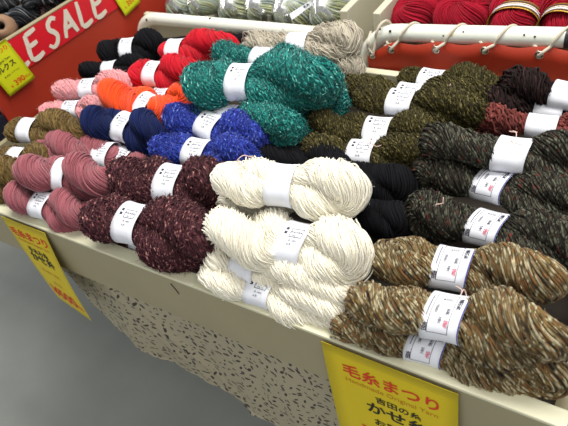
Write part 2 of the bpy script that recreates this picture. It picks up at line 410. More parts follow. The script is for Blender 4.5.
        if style in ('a', 'b'):
            k, p = band_print(style)
            # arc length table, top point facing up and to the front of the bin
            n_ = 240; c0 = -PI / 2 - phase + (PI - face * 1.6) * 1.0
            tab = [bp(xb, 2 * PI * i / n_, .001) for i in range(n_)]
            cum = [0]
            for i in range(1, n_ + 1): cum.append(cum[-1] + (tab[i % n_] - tab[i - 1]).length)
            tot_ = cum[-1]
            cidx = ((PI / 2 - phase + PI * 0 + face) / (2 * PI) * 1.0) % 1.0
            import bisect
            # ey points away from the viewer's side of the bin: angle grows from +ey over the top to -ey
            c_s = cum[int(cidx * n_)]
            def on(u, v):
                sv = (c_s - v * bandw) % tot_
                i = max(1, min(bisect.bisect_left(cum, sv), n_)); fr = (sv - cum[i - 1]) / max(1e-9, cum[i] - cum[i - 1])
                return bp(xb + u * bandw, 2 * PI * (i - 1 + fr) / n_, .0011)
            k.lay(on, 'printed_text', INK, bo)
            if p.v: p.lay(on, 'pink_printed_text', INKP, bo)
            if style == 'a':
                e = P2(); e.line(.485, 1.3, .485, -1.3, .03, 40); e.lay(on, 'blue_edge_line', INKB, bo)
    for q in range(loose):      # loose end of the tie thread
        px_ = xb + (rng.random() - .5) * L * .7; aa = PI / 2 + rng.normal(0, .5)
        pts = []; cx, cy, cz = px_, math.cos(aa) * D * .42, math.sin(aa) * D * .42 + .004
        for w in range(7):
            pts.append(tw((cx, cy, cz))); cx += rng.normal(.002, .006); cy += rng.normal(-.004, .005); cz += (.004 if w < 3 else -.004) + rng.normal(0, .002)
        mb = MB().tube(smooth_path(pts, 5), .0007, 5); mb.build('tie_thread', THREAD, root, True)
    return root

def pxm(px, py, z):             # pixels per metre at that spot
    r = ray(px, py); t = (z - H) / r.z; return 1 / t
def H_(kind, l, r, zl, zr, dpx, bx, label, **kw):
    A, B = at(l[0], l[1], zl), at(r[0], r[1], zr)
    m = ((l[0] + r[0]) / 2, (l[1] + r[1]) / 2); D = dpx / pxm(m[0], m[1], (zl + zr) / 2)
    band = None
    if bx is None: kw['nostrip'] = True; band = .5; kw['pinch'] = kw.get('pinch', .12)
    else:
        lo, hi = 0.0, 1.0
        for _ in range(30):     # where along the hank the band sits
            md = (lo + hi) / 2; p = A.lerp(B, md) + Vector((0, -.04 * D, .10 * D)) - CAM
            c = Vector((p.x * ax.x + p.y * ay.x + p.z * up.x, 0, p.x * ax.z + p.y * ay.z + p.z * up.z))
            if c.x / c.z * F + 284 < bx: lo = md
            else: hi = md
        band = lo
    return hank(kind, A, B, D, label, band=band, **kw)

# =================================================================== SETTING
YF = 0.364                      # outer face of the front board
YB = 1.005                      # back of the bin
XL, XR = -1.285, 0.0
floor_m, nt, b = new_mat('grey_vinyl_floor')
b.inputs['Roughness'].default_value = .55
tc = nt.nodes.new('ShaderNodeTexCoord'); n1 = nt.nodes.new('ShaderNodeTexNoise'); n1.inputs['Scale'].default_value = 3; n1.inputs['Detail'].default_value = 8
r1 = nt.nodes.new('ShaderNodeValToRGB'); r1.color_ramp.elements[0].position = .3; r1.color_ramp.elements[1].position = .7
r1.color_ramp.elements[0].color = srgb((140, 143, 138)); r1.color_ramp.elements[1].color = srgb((158, 161, 156))
nt.links.new(tc.outputs['Object'], n1.inputs['Vector']); nt.links.new(n1.outputs['Fac'], r1.inputs['Fac']); nt.links.new(r1.outputs['Color'], b.inputs['Base Color'])
fl = MB().box((-3.2, -2.2, -.05), (2.4, 3.2, 0)).build('floor', floor_m); struct(fl)

# ------------------------------------------------------------------ the sale bin
binr = empty('sale_bin', (-.64, .68, 0), 'cream-rimmed display bin full of yarn hanks, in the middle of the view', 'display bin')
def child(o, root=None):
    root = root or binr
    o.parent = root; o.matrix_parent_inverse = Matrix.Translation(-Vector(root.location)); return o
child(MB().box((XL, YF, RIM - .118), (XR, YF + .022, RIM - .004)).build('front_board', BOARD))
child(MB().box((XL, YF - .001, RIM - .006), (XR, YF + .023, RIM)).build('rim_strip', CREAM, bevel=.0015))
child(MB().box((XL, YB, RIM - .16), (XR, YB + .02, RIM - .002)).build('back_board', CREAM, bevel=.002))
child(MB().box((XR - .018, YF + .024, RIM - .118), (XR - .0005, YB - .001, RIM - .02)).build('side_board', BOARD))
child(MB().box((XL, YF + .024, RIM - .118), (XL + .015, YB - .001, RIM - .02)).build('side_board', BOARD))
child(MB().box((XL + .016, YF + .024, RIM - .112), (XR - .019, YB - .001, RIM - .1)).build('base_panel', TRAY))
for lx in (-.78, XR - .08):
    for ly in (YF + .38, YB - .05):
        child(MB().box((lx - .015, ly - .015, 0), (lx + .015, ly + .015, RIM - .113)).build('leg', CHIP))
# printed cloth skirt tacked under the front board
sm, nt, b = new_mat('printed_skirt_cloth'); b.inputs['Roughness'].default_value = .5
uv = nt.nodes.new('ShaderNodeAttribute'); uv.attribute_name = 'cloth'
vor = nt.nodes.new('ShaderNodeTexVoronoi'); vor.inputs['Scale'].default_value = 50; vor.inputs['Randomness'].default_value = .75
nt.links.new(uv.outputs['Vector'], vor.inputs['Vector'])
# each printed mark: a short bar turned its own way inside its cell
sub = nt.nodes.new('ShaderNodeVectorMath'); sub.operation = 'SUBTRACT'
nt.links.new(uv.outputs['Vector'], sub.inputs[0])
nt.links.new(vor.outputs['Position'], sub.inputs[1])
wn = nt.nodes.new('ShaderNodeSeparateColor'); nt.links.new(vor.outputs['Color'], wn.inputs[0])
rot = nt.nodes.new('ShaderNodeVectorRotate'); rot.rotation_type = 'Z_AXIS'
ma = nt.nodes.new('ShaderNodeMath'); ma.operation = 'MULTIPLY'; ma.inputs[1].default_value = 6.28; nt.links.new(wn.outputs[0], ma.inputs[0])
nt.links.new(sub.outputs[0], rot.inputs['Vector']); nt.links.new(ma.outputs[0], rot.inputs['Angle'])
mp = nt.nodes.new('ShaderNodeVectorMath'); mp.operation = 'MULTIPLY'; mp.inputs[1].default_value = (1, 2.3, 0); nt.links.new(rot.outputs[0], mp.inputs[0])
ln = nt.nodes.new('ShaderNodeVectorMath'); ln.operation = 'LENGTH'; nt.links.new(mp.outputs[0], ln.inputs[0])
th = nt.nodes.new('ShaderNodeMapRange'); th.inputs['From Min'].default_value = .0025; th.inputs['From Max'].default_value = .0095
nt.links.new(wn.outputs[1], th.inputs['Value']); th.inputs['From Min'].default_value = 0; th.inputs['From Max'].default_value = 1; th.inputs['To Min'].default_value = .0030; th.inputs['To Max'].default_value = .0085
lt = nt.nodes.new('ShaderNodeMath'); lt.operation = 'LESS_THAN'; nt.links.new(ln.outputs['Value'], lt.inputs[0]); nt.links.new(th.outputs[0], lt.inputs[1])
mx = nt.nodes.new('ShaderNodeMix'); mx.data_type = 'RGBA'; mx.inputs['A'].default_value = srgb((172, 162, 136)); mx.inputs['B'].default_value = srgb((58, 50, 46))
nt.links.new(lt.outputs[0], mx.inputs['Factor']); nt.links.new(mx.outputs['Result'], b.inputs['Base Color'])
vs, fs, at2 = [], [], []
NX, NZ = 160, 26; xs0, xs1 = -1.015, -.005
hem_pts = [(-1.02, -.22), (-.985, -.29), (-.94, -.35), (-.91, -.38), (-.86, -.41), (-.80, -.425), (-.74, -.445), (-.66, -.45), (-.58, -.475), (-.50, -.48), (-.4, -.49), (-.2, -.49), (0, -.49)]
def hem(x):
    for (a, za), (c, zc) in zip(hem_pts, hem_pts[1:]):
        if x <= c: return za + (zc - za) * (x - a) / (c - a) + .004 * math.sin(x * 31)
    return -.47
for side in (0, .0015):
    for i in range(NX + 1):
        for j in range(NZ + 1):
            x = xs0 + (xs1 - xs0) * i / NX; v = j / NZ; z = -.100 + (hem(x) + .100) * v
            y = YF + .024 + .007 * v * math.sin(x * 19 + v * 2.1) + .003 * v * math.sin(x * 47 + 1.0 - v) + .012 * v * v + .0015 * v * math.sin(x * 110 + v * 5)
            dl = ((x + .80) * .28 + (z + .14) * .18 * 1) / .33; y -= .007 * math.exp(-(dl / .007) ** 2) * min(1, v * 4) + .004 * math.exp(-((dl + .05) / .006) ** 2) * min(1, v * 4)
            vs.append((x + .02 * v * math.sin(x * 9), y + side, RIM + z)); at2.append((x, z, 0))
o2 = (NX + 1) * (NZ + 1)
for i in range(NX):
    for j in range(NZ):
        a = i * (NZ + 1) + j; q = (a, a + NZ + 1, a + NZ + 2, a + 1)
        fs.append(tuple(reversed(q))); fs.append(tuple(o2 + k for k in q))
for j in range(NZ):
    for i in (0, NX): a = i * (NZ + 1) + j; fs.append((a, a + 1, o2 + a + 1, o2 + a))
for i in range(NX): a = i * (NZ + 1) + NZ; fs.append((a, a + NZ + 1, o2 + a + NZ + 1, o2 + a))
sk = mesh_obj('cloth_skirt', vs, fs, sm, None, True)
aa = sk.data.attributes.new('cloth', 'FLOAT_VECTOR', 'POINT'); aa.data.foreach_set('vector', np.array(at2, dtype=np.float32).ravel())
child(sk); sk['label'] = 'khaki cloth skirt printed with small dark marks'
# the scratch on the board
child(MB().tube([(-.586, YF - .0008, RIM - .018), (-.580, YF - .0008, RIM - .03), (-.577, YF - .0008, RIM - .04)], .0008, 5).build('scratch_mark', CHIP))

# ------------------------------------------------------------------ paper price cards
def card(name, corners, mat, label, prints, bend=0.0, cat='price card', thick=.0006, group=None):
    """corners: top left, top right, bottom right, bottom left"""
    c = [Vector(p) for p in corners]; mid = sum(c, Vector()) / 4
    nrm = (c[1] - c[0]).cross(c[3] - c[0]).normalized() * -1
    wd = ((c[1] - c[0]).length + (c[2] - c[3]).length) / 2; ht = ((c[3] - c[0]).length + (c[2] - c[1]).length) / 2
    def pos(u, v, l=0):         # u 0..1 from left, v 0..1 from top
        top = c[0].lerp(c[1], u); bot = c[3].lerp(c[2], u)
        return top.lerp(bot, v) - mid + nrm * (l + bend * math.sin(PI * v) * (.4 + .6 * u))
    vs, fs = [], []; A, B = 8, 12
    for l in (0, thick):
        for i in range(A + 1):
            for j in range(B + 1): vs.append(pos(i / A, j / B, l))
    o2 = (A + 1) * (B + 1)
    for i in range(A):
        for j in range(B):
            a = i * (B + 1) + j; q = (a, a + B + 1, a + B + 2, a + 1); fs.append(q); fs.append(tuple(o2 + k for k in reversed(q)))
    for j in range(B):
        for i in (0, A): a = i * (B + 1) + j; fs.append((a, a + 1, o2 + a + 1, o2 + a))
    for i in range(A):
        for j in (0, B): a = i * (B + 1) + j; fs.append((a, a + B + 1, o2 + a + B + 1, o2 + a))
    o = mesh_obj(name, vs, fs, mat, None, True); o.location = mid; tag(o, label, cat, group)
    for nm, m, fn in prints:
        p = P2(); fn(p, wd, ht)
        p.lay(lambda x, y: pos(.5 + x / wd, .5 - y / ht, thick + .0005), nm, m, o)
    return o
yc = YF - .004
card('price_card', [W(-.306, yc, -.008), W(-.118, yc, -.008), W(-.112, yc - .004, -.262), W(-.306, yc - .006, -.262)], YEL,
     'yellow card with red heading taped below the brown tweed hanks', [
     ('red_heading', RINK, lambda p, w, h: p.text('毛糸まつり', .004, h * .5 - .046, .029, .022)),
     ('orange_line', OINK, lambda p, w, h: p.text('Handmade Original Yarn', .002, h * .5 - .068, .0135, .0)),
     ('black_lines', KINK, lambda p, w, h: p.text('吉田の糸', .012, h * .5 - .092, .017, .02).text('かせ糸', .008, h * .5 - .120, .031, .025).text('お買得', .0, h * .5 - .156, .02, .02)),
     ('red_price', RINK, lambda p, w, h: p.text('¥500', .0, -h * .5 + .05, .05, .02))], bend=.003)
card('price_card', [W(-1.022, yc, -.006), W(-.889, yc, -.006), W(-.880, yc - .022, -.242), W(-1.022, yc, -.258)], YEL,
     'yellow card with red 500 price hanging below the dusty pink hanks', [
     ('red_heading', RINK, lambda p, w, h: p.text('毛糸まつり', 0, h * .5 - .034, .025, .03)),
     ('orange_line', OINK, lambda p, w, h: p.text('Handmade Original Yarn', 0, h * .5 - .052, .0105, .01).text('毛 100%  並太', 0, -.010, .011, .01).text('国内染', 0, -.045, .011)),
     ('black_lines', KINK, lambda p, w, h: p.text('手あみ糸', 0, h * .5 - .074, .017, .03).text('かせ糸', 0, h * .5 - .096, .028, .035)),
     ('red_price', RINK, lambda p, w, h: p.text('¥500', -.006, -h * .5 + .037, .046, .03).text('税込', .048, -h * .5 + .03, .014, .03))], bend=.004)

# ------------------------------------------------------------------ neighbouring bin on the left with the red side
XS = -1.30
lb = empty('side_bin', (XS - .35, .9, 0), 'orange-red sided bin with a banner along its top, left of the yarn', 'display bin')
child(MB().box((XS - .010, .602, RIM - .30), (XS, 1.9, RIM + .160)).build('red_board', REDB), lb)
child(MB().box((XS - .011, .600, RIM + .160), (XS + .002, 1.9, RIM + .164)).build('edge_strip', BOARD, bevel=.001), lb)
child(MB().box((XS - .42, .62, RIM + .015), (XS - .023, 1.9, RIM + .03)).build('base_panel', TRAY), lb)
child(MB().box((XS - .42, .602, RIM - .25), (XS - .021, .618, RIM + .15)).build('end_board', NAVYSH), lb)
child(MB().box((XS - .44, .602, RIM - .25), (XS - .421, 1.9, RIM + .16)).build('far_board', BOARD), lb)
child(MB().box((XS - .42, 1.885, RIM - .25), (XS - .021, 1.9, RIM + .15)).build('end_board', NAVYSH), lb)
child(MB().box((XS - .022, .46, RIM - .12), (XS - .002, .60, RIM + .02)).build('navy_shade', NAVYSH), lb)  # added dark panel painting the shade under the side bin
for ly in (1.1, 1.8):
    for lx in (XS - .40, XS - .06): child(MB().box((lx, ly, 0), (lx + .03, ly + .03, RIM + .014)).build('leg', CHIP), lb)
# banner
bn = MB().box((XS + .0035, .602, RIM + .083), (XS + .0045, 1.078, RIM + .1595)).build('sale_banner', BANR)
put(bn, (XS + .004, .84, RIM + .122)); tag(bn, 'red paper banner with cream SALE lettering on the red board', 'banner')
def lett(ch, y, s=1.0):
    h, w = .060 * s, .040 * s; z0 = .122 - h / 2
    sv, sf, nst = [], [], [0]
    def B(pts, ww=.0085):
        q = P2().brush([(y + (u + (v) * .16) * w, z0 + v * h) for u, v in pts], ww * 1.35); n0 = len(sv); nst[0] += 1
        sv.extend([Vector((XS + .0052 + .0004 * nst[0], a, RIM + b_)) - Vector(bn.location) for a, b_ in q.v]); sf.extend([tuple(i + n0 for i in f_) for f_ in q.f])
    if ch == 'S': B([(1.05, .92), (.75, 1.02), (.4, .88), (.38, .66), (.62, .5), (.78, .3), (.6, .06), (.25, -.02), (-.02, .14)], .009)
    if ch == 'A': B([(-.05, 0), (.12, .35), (.38, .7), (.55, 1.02)], .0085); B([(.55, 1.02), (.66, .6), (.82, .25), (.98, -.02)], .010); B([(.12, .34), (.45, .36), (.85, .36)], .007)
    if ch == 'L': B([(.12, 1.05), (.1, .6), (.06, .25), (.04, .02)], .009); B([(.04, .03), (.4, -.02), (.95, .06)], .009)
    if ch == 'E': B([(.12, 1.0), (.1, .6), (.04, .3), (.04, .0)], .009); B([(.12, .98), (.5, 1.0), (.95, 1.04)], .008); B([(.1, .54), (.45, .54), (.8, .57)], .008); B([(.04, .02), (.45, -.02), (.98, .06)], .009)
    o_ = mesh_obj('letter', sv, [tuple(reversed(f_)) for f_ in sf], BRUSH, bn)
for ch, y in (('L', .684), ('E', .731), ('S', .792), ('A', .848), ('L', .904), ('E', .955)): lett(ch, y)
xc = XS + .0075
card('price_card', [W(xc, .612, .165), W(xc, .694, .170), W(xc + .006, .712, .058), W(xc + .004, .632, .054)], LIME,
     'lime yellow card marked 390 over the start of the red banner', [
     ('red_heading', RINK, lambda p, w, h: p.text('毛糸まつり', 0, h * .5 - .016, .0135, .02)),
     ('black_lines', KINK, lambda p, w, h: p.text('ルクス', .0, .004, .017, .03).text('Original Yarn', 0, .020, .008, .01).text('毛 80%  アクリル', 0, -.014, .006)),
     ('red_price', RINK, lambda p, w, h: p.text('390', .004, -h * .5 + .018, .020, .02).text('税込', .028, -h * .5 + .016, .008).text('¥', -.02, -h * .5 + .016, .012))], bend=.002)
card('price_card', [W(xc, 1.02, .16), W(xc, 1.092, .172), W(xc + .003, 1.114, .064), W(xc + .003, 1.046, .054)], LIME,
     'lime yellow card marked 350 at the far end of the red banner', [
     ('black_lines', KINK, lambda p, w, h: p.text('並太', .0, .012, .014, .02).text('毛 100%', 0, -.004, .008).text('国内染糸', 0, -.014, .007)),
     ('red_price', RINK, lambda p, w, h: p.text('350', .004, -h * .5 + .022, .020, .02).text('¥', -.02, -h * .5 + .018, .010))], bend=.001)

# ------------------------------------------------------------------ bins behind, their pipes, the laced canvas
def unit(x0, x1, label, ztop, frontmat, frontname, zs):
    r = empty('back_bin', ((x0 + x1) / 2, 1.5, 0), label, 'display bin')
    child(MB().box((x0, 1.085, 0.0), (x1, 1.10, RIM + ztop)).build(frontname, frontmat, bevel=.002), r)
    child(MB().box((x0, 1.101, 0), (x0 + .018, 2.2, RIM + (.0 if x0 < -1 else .085))).build('side_board', BEIGE, bevel=.002), r)
    child(MB().box((x1 - .018, 1.101, 0), (x1, 2.2, RIM + .085)).build('side_board', BEIGE, bevel=.002), r)
    child(MB().box((x0 + .019, 1.101, RIM - .05), (x1 - .019, 2.2, RIM - .035)).build('base_panel', BEIGE), r)
    child(MB().box((x0 + .019, 1.385, RIM - .034), (x1 - .019, 2.2, RIM + zs)).build('step_panel', frontmat), r)
    child(MB().box((x0, 2.201, 0), (x1, 2.215, RIM + .12)).build('back_board', BEIGE), r)
    return r
unit(-1.262, -.628, 'beige-panelled bin behind the left white rail, holding pale yarn packs', .045, BEIGE, 'front_board', .035)
unit(-.565, .25, 'beige bin behind the right white rail, holding crimson yarn packs', .02, BEIGE, 'front_board', .005)
def rz(x): return .070 + max(0, x + .47) * .058
def rail(x0, x1, label, r=.0175, yy=1.055, zt=.066, cr=.055, zb=-.35, tilt=False):
    pts = [(x0, yy, RIM + zb), (x0, yy, RIM - .05)]
    for k in range(9): a = PI - k / 8 * PI / 2; pts.append((x0 + cr + cr * math.cos(a), yy, RIM + zt - cr + cr * math.sin(a)))
    pts += [(x0 + (x1 - x0) * q, yy, RIM + zt) for q in (.25, .5, .75)]
    for k in range(9): a = PI / 2 - k / 8 * PI / 2; pts.append((x1 - cr + cr * math.cos(a), yy, RIM + zt - cr + cr * math.sin(a)))
    pts += [(x1, yy, RIM - .05), (x1, yy, RIM + zb)]
    if tilt: pts = [(x, y, z + (rz(x) - .070 if z > RIM - .1 else 0)) for x, y, z in pts]
    o = MB().tube(pts, r, 20).build('pipe_rail', WPIPE, None, True); put(o, ((x0 + x1) / 2, yy, RIM + zb)); tag(o, label, 'rail')
    return o
yy = 1.055
rl = rail(-1.262, -.645, 'white bent pipe rail at left, behind the red and oatmeal hanks', r=.0165, zt=.050, cr=.08)
rr = rail(-.568, .22, 'white bent pipe rail at right with cord laced round it', r=.0183, zt=.070, tilt=True, cr=.09)
def on_rail(root, name, x, mat, w, ang, r, dot=False, zt=None):
    zt = rz(x) if zt is None else zt
    mb = MB()
    if dot:
        c = Vector((x, yy + math.cos(ang) * r, RIM + zt + math.sin(ang) * r))
        n = Vector((0, math.cos(ang), math.sin(ang))); mb.tube([c - n * .001, c + n * .0008], [w, w * .6], 8)
    else: mb.tube([(x - w, yy, RIM + zt), (x + w, yy, RIM + zt)], r, 24, caps=False)
    o = mb.build(name, mat); o.parent = root; o.matrix_parent_inverse = Matrix.Translation(-Vector(root.location)); return o
for x, a, w in ((-.526, PI * .82, .003), (-.52, PI * .78, .0025), (-.497, PI * .82, .003), (-.383, PI * .9, .0018), (-.345, PI * .75, .0018), (-.232, PI * .8, .002), (-.213, PI * .85, .0022)):
    on_rail(rr, 'paint_chip', x, CHIP, w, a, .0192, True)
for x, a, w in ((-.99, PI * .55, .0045), (-1.205, PI * .95, .004)): on_rail(rl, 'paint_chip', x, CHIP, w, a, .0165, True, .050)
tp = on_rail(rr, 'black_tape', -.157, TAPE, .006, 0, .0200); 
st = on_rail(rr, 'yellow_sticker', -.368, STICK, .0035, PI * .85, .0192, True)
# canvas
cv, cf = [], []; NXc = 60
ex_ = [-.538, -.493, -.395, -.299, -.200, -.100, 0.0, .1]; ez_ = [.026, .044, .054, .062, .064, .068, .072, .076]
def ctop(x):
    if x < -.493: return .024 + (x + .550) / .057 * .034
    return float(np.interp(x, ex_, ez_)) + .012 + .002 * math.cos((x + .395) * 2 * PI / .098)
for l in (0, .0012):
    for i in range(NXc + 1):
        x = -.550 + (.20 + .550) * i / NXc
        for j in range(7):
            v = j / 6; z = ctop(x) + (-.10 - ctop(x)) * v
            y = 1.031 + .003 * math.sin(x * 40) * v + .003 * math.sin(x * 64 + 1) * (1 - v)
            cv.append((x, y + l, RIM + z))
o2 = (NXc + 1) * 7
for i in range(NXc):
    for j in range(6):
        a = i * 7 + j; q = (a, a + 7, a + 8, a + 1); cf.append(tuple(reversed(q))); cf.append(tuple(o2 + k for k in q))
    a = i * 7; cf.append((a, a + 7, o2 + a + 7, o2 + a))
for j in range(6):
    for i in (0, NXc): a = i * 7 + j; cf.append((a, a + 1, o2 + a + 1, o2 + a))
cvs = mesh_obj('canvas_panel', cv, cf, REDC, None, True); put(cvs, (-.17, 1.03, RIM)); tag(cvs, 'orange-red canvas with metal eyelets laced below the right white rail', 'canvas')
for x, z in list(zip(ex_, ez_))[:8]:
    c = Vector((x, 1.0285, RIM + z)); ring = [c + Vector((math.cos(a) * .0062, 0, math.sin(a) * .0062)) for a in [2 * PI * k / 20 for k in range(20)]]
    e = MB().tube(ring, .0022, 8, closed=True).build('eyelet', EYE, None, True); e.parent = cvs; e.matrix_parent_inverse = Matrix.Translation(-Vector(cvs.location))
    h = MB().tube([c + Vector((0, .001, 0)), c + Vector((0, .0018, 0))], .0048, 14).build('eyelet_hole', CHIP); h.parent = cvs; h.matrix_parent_inverse = Matrix.Translation(-Vector(cvs.location))
pts = []
R_ = .0211
first = True
for x, z in list(zip(ex_, ez_))[:8]:
    if first:
        pts += [(x - .02, 1.072, RIM + .056), (x - .012, 1.040, RIM + .052)]
        first = False
    for k, (dx, an) in enumerate(()): pass
    pts += [(x - .012, 1.038, RIM + z + .012), (x - .003, 1.034, RIM + z + .003), (x, 1.026, RIM + z), (x + .006, 1.024, RIM + z + .008)]
    for dx, a in ((.016, 200), (.022, 165), (.029, 130), (.036, 95), (.042, 60), (.048, 20), (.056, -30), (.064, -70)):
        pts.append((x + dx + (0 if x > -.52 else -dx * .45), yy + math.cos(math.radians(a)) * R_, RIM + rz(x) + math.sin(math.radians(a)) * R_))
cd = MB().tube(smooth_path(pts, 5), .0030, 8).build('lacing_cord', CORD, None, True); put(cd, (-.2, 1.03, RIM + .04)); tag(cd, 'off-white cord laced through the eyelets and over the right rail', 'cord')

# =================================================================== THE HANKS IN THE BIN
# brown-gold tweed, front right
g = 'brown and gold tweed hanks'
H_('tan', (366, 256), (572, 286), .05, .055, 64, 451, 'brown-gold tweed hank nearest the back, against the dark grey tweed hanks', style='a', turns=1.3, phase=.3, loose=1, group=g, tilt=.6)
H_('tan', (342, 298), (580, 342), .045, .075, 72, 446, 'brown-gold tweed hank in the middle, its band just below the first', style='a', turns=1.5, phase=.1, group=g, droop=.01, tilt=.6)
H_('tan', (328, 322), (580, 384), .005, .015, 52, 427, 'brown-gold tweed hank lowest, half hidden against the front rim', style='a', turns=1.2, phase=.1, group=g, tilt=.6)
# dark grey tweed
g = 'dark grey tweed hanks'
H_('darktweed', (416, 142), (612, 168), .085, .085, 54, 512, 'dark grey tweed hank with a plain blank band, topmost of its kind', style='plain', turns=1.2, phase=.2, loose=1, group=g, tilt=.6)
H_('darktweed', (412, 168), (608, 212), .035, .06, 52, 493, 'dark grey tweed hank in the middle, printed band below the blank band', style='a', turns=1.2, phase=.1, group=g, tilt=.6)
H_('darktweed', (400, 207), (606, 258), .02, .045, 58, 488, 'dark grey tweed hank nearest the brown-gold ones', style='a', turns=1.4, phase=.0, loose=1, group=g, tilt=.6)
# dark olive
g = 'dark olive hanks'
H_('olive', (396, 76), (520, 94), .01, .01, 38, 430, 'dark olive hank at the back beside the cream board, little band showing', style='b', turns=1.2, group=g)
H_('olive', (334, 88), (500, 108), .02, .02, 44, 408, 'dark olive hank whose left end touches the oatmeal yarn', style='b', turns=1.1, group=g, loose=2)
H_('olive', (352, 96), (492, 116), .062, .062, 40, 400, 'dark olive hank resting on top of the olive pile', style='b', turns=1.2, group=g, phase=.3)
H_('olive', (306, 126), (446, 138), .03, .05, 44, 378, 'dark olive hank second from the front of the olive pile', style='b', turns=1.4, group=g, phase=.5)
H_('olive', (300, 148), (444, 162), .02, .035, 44, 361, 'dark olive hank at the front of the olive pile, behind black yarn', style='b', turns=1.2, group=g, loose=1)
# dark chenilles
H_('chenille', (497, 84), (612, 104), .045, .045, 44, 567, 'dark brown chenille hank at the right back against the orange canvas', turns=1.2, style='plain', group='dark brown chenille hanks')
H_('chenille', (472, 102), (604, 116), .02, .02, 34, 549, 'dark brown chenille hank in front of the bigger one, above the rusty one', turns=1.2, style='plain', group='dark brown chenille hanks')
H_('rust', (468, 118), (610, 134), .045, .05, 34, 542, 'rusty red chenille hank with a plain white band', turns=1.1, style='plain')
# black heap behind the white yarn
g = 'black hanks behind the cream-white ones'
H_('black', (246, 152), (352, 166), .01, .02, 42, None, 'black hank between the blue yarn and the topmost white hank', turns=1.5, group=g)
H_('black', (318, 166), (420, 196), .015, .015, 52, None, 'black hank between the topmost white hank and the dark grey tweed', turns=1.5, group=g)
H_('black', (330, 206), (418, 228), .0, .0, 50, None, 'black hank low in the gap right of the white pile', turns=1.4, group=g)
# white pile
g = 'cream-white hanks'
H_('white', (212, 178), (369, 194), .125, .125, 58, 281, 'cream-white hank lying on top of the white pile', style='none', turns=1.0, phase=.45, group=g, pinch=.3, loose=1, bandw=.040)
H_('white', (216, 206), (374, 190), .06, .06, 46, 306, 'cream-white hank tucked under the topmost white one', style='plain', turns=1.1, phase=.2, group=g, bandw=.040)
H_('white', (205, 227), (376, 260), .07, .075, 66, 294, 'cream-white hank in the middle of the pile, boxed print on its band', style='b', turns=1.2, phase=.45, group=g, endtaper=.02, tilt=1, bandw=.040)
H_('white', (197, 271), (354, 319), .012, .01, 46, 260, 'cream-white hank at the bottom of the pile against the front rim', style='b', turns=1.2, phase=.1, group=g, bandw=.040)
H_('white', (206, 254), (364, 298), .035, .03, 48, 244, 'cream-white hank second from the bottom with a blank band', style='plain', turns=1.2, phase=.3, group=g, bandw=.040)
# plum boucle
g = 'plum boucle hanks'
H_('plum', (114, 176), (232, 192), .05, .06, 60, 170, 'dark plum fuzzy hank at the back, touching the blue yarn', style='b', turns=1.0, group=g, phase=.3, endtaper=0)
H_('plum', (88, 213), (228, 246), .045, .05, 64, 130, 'dark plum fuzzy hank in front, left of the white pile', style='b', turns=1.0, group=g, phase=.3, endtaper=0)
H_('plum', (118, 236), (228, 258), -.01, -.01, 38, 144, 'dark plum fuzzy hank lowest, mostly hidden behind the rim', style='plain', turns=1.0, group=g)
# dusty pink
g = 'dusty pink hanks'
H_('mauve', (34, 150), (126, 158), .02, .02, 44, 104, 'dusty pink hank at the back below the khaki and navy ones', style='b', turns=1.6, group=g, bandw=.038)
H_('mauve', (62, 142), (148, 166), .01, .01, 36, 124, 'dusty pink hank behind, its band edge touching the plum yarn', style='b', turns=1.6, group=g, bandw=.038)
H_('mauve', (22, 168), (122, 184), .065, .06, 48, 62, 'dusty pink hank on top of the pink pile', style='plain', turns=1.7, group=g, phase=.5, bandw=.03)
H_('mauve', (10, 195), (94, 219), .025, .02, 42, 42, 'dusty pink hank in front against the rim, with a printed band', style='b', turns=1.7, group=g, phase=.2, bandw=.038)
# khaki brown
g = 'khaki brown hanks'
H_('khaki', (6, 129), (98, 134), .04, .04, 38, 27, 'khaki brown hank at the back beside the navy one', style='plain', turns=1.0, group=g, phase=.3, bandw=.038)
H_('khaki', (-40, 156), (50, 160), .02, .03, 34, 17, 'khaki brown hank in the middle, cut by the photo edge', style='plain', turns=1.0, group=g, bandw=.038)
H_('khaki', (-60, 178), (34, 182), .02, .03, 44, -30, 'khaki brown hank nearest the front rim at the photo edge', style='plain', turns=1.0, group=g, loose=2, bandw=.038)
# light pink
g = 'light pink hanks'
H_('pink', (53, 92), (132, 84), .04, .05, 30, 88, 'light pink hank behind, below the black ones', style='b', turns=1.0, group=g, phase=.2, bandw=.038)
H_('pink', (41, 111), (104, 108), .025, .025, 26, 71, 'light pink hank in front, above the khaki one', style='b', turns=1.0, group=g, phase=.2, bandw=.038)
# navy, orange
H_('navy', (88, 117), (165, 138), .055, .05, 46, 124, 'navy blue hank beside the orange one', style='b', turns=1.2, phase=.3, bandw=.038)
H_('orange', (105, 90), (170, 118), .06, .06, 44, 146, 'bright orange hank with a printed band, above the navy one', style='b', turns=1.1, phase=.5, group='orange hanks', bandw=.038)
H_('orange', (128, 98), (194, 96), .02, .03, 28, 161, 'bright orange hank behind, squeezed between red and blue', style='b', turns=1.1, group='orange hanks', bandw=.038)
# royal blue
g = 'royal blue fuzzy hanks'
H_('royal', (168, 112), (268, 146), .055, .04, 44, 209, 'royal blue fuzzy hank behind, under the teal ones', style='b', turns=1.0, group=g, phase=.2)
H_('royal', (151, 146), (264, 164), .035, .035, 46, 196, 'royal blue fuzzy hank in front, above the plum ones', style='b', turns=1.0, group=g, phase=.2)
H_('royal', (270, 142), (350, 128), .0, .01, 30, None, 'royal blue fuzzy hank peeping out between teal and black', turns=1.0, group=g)
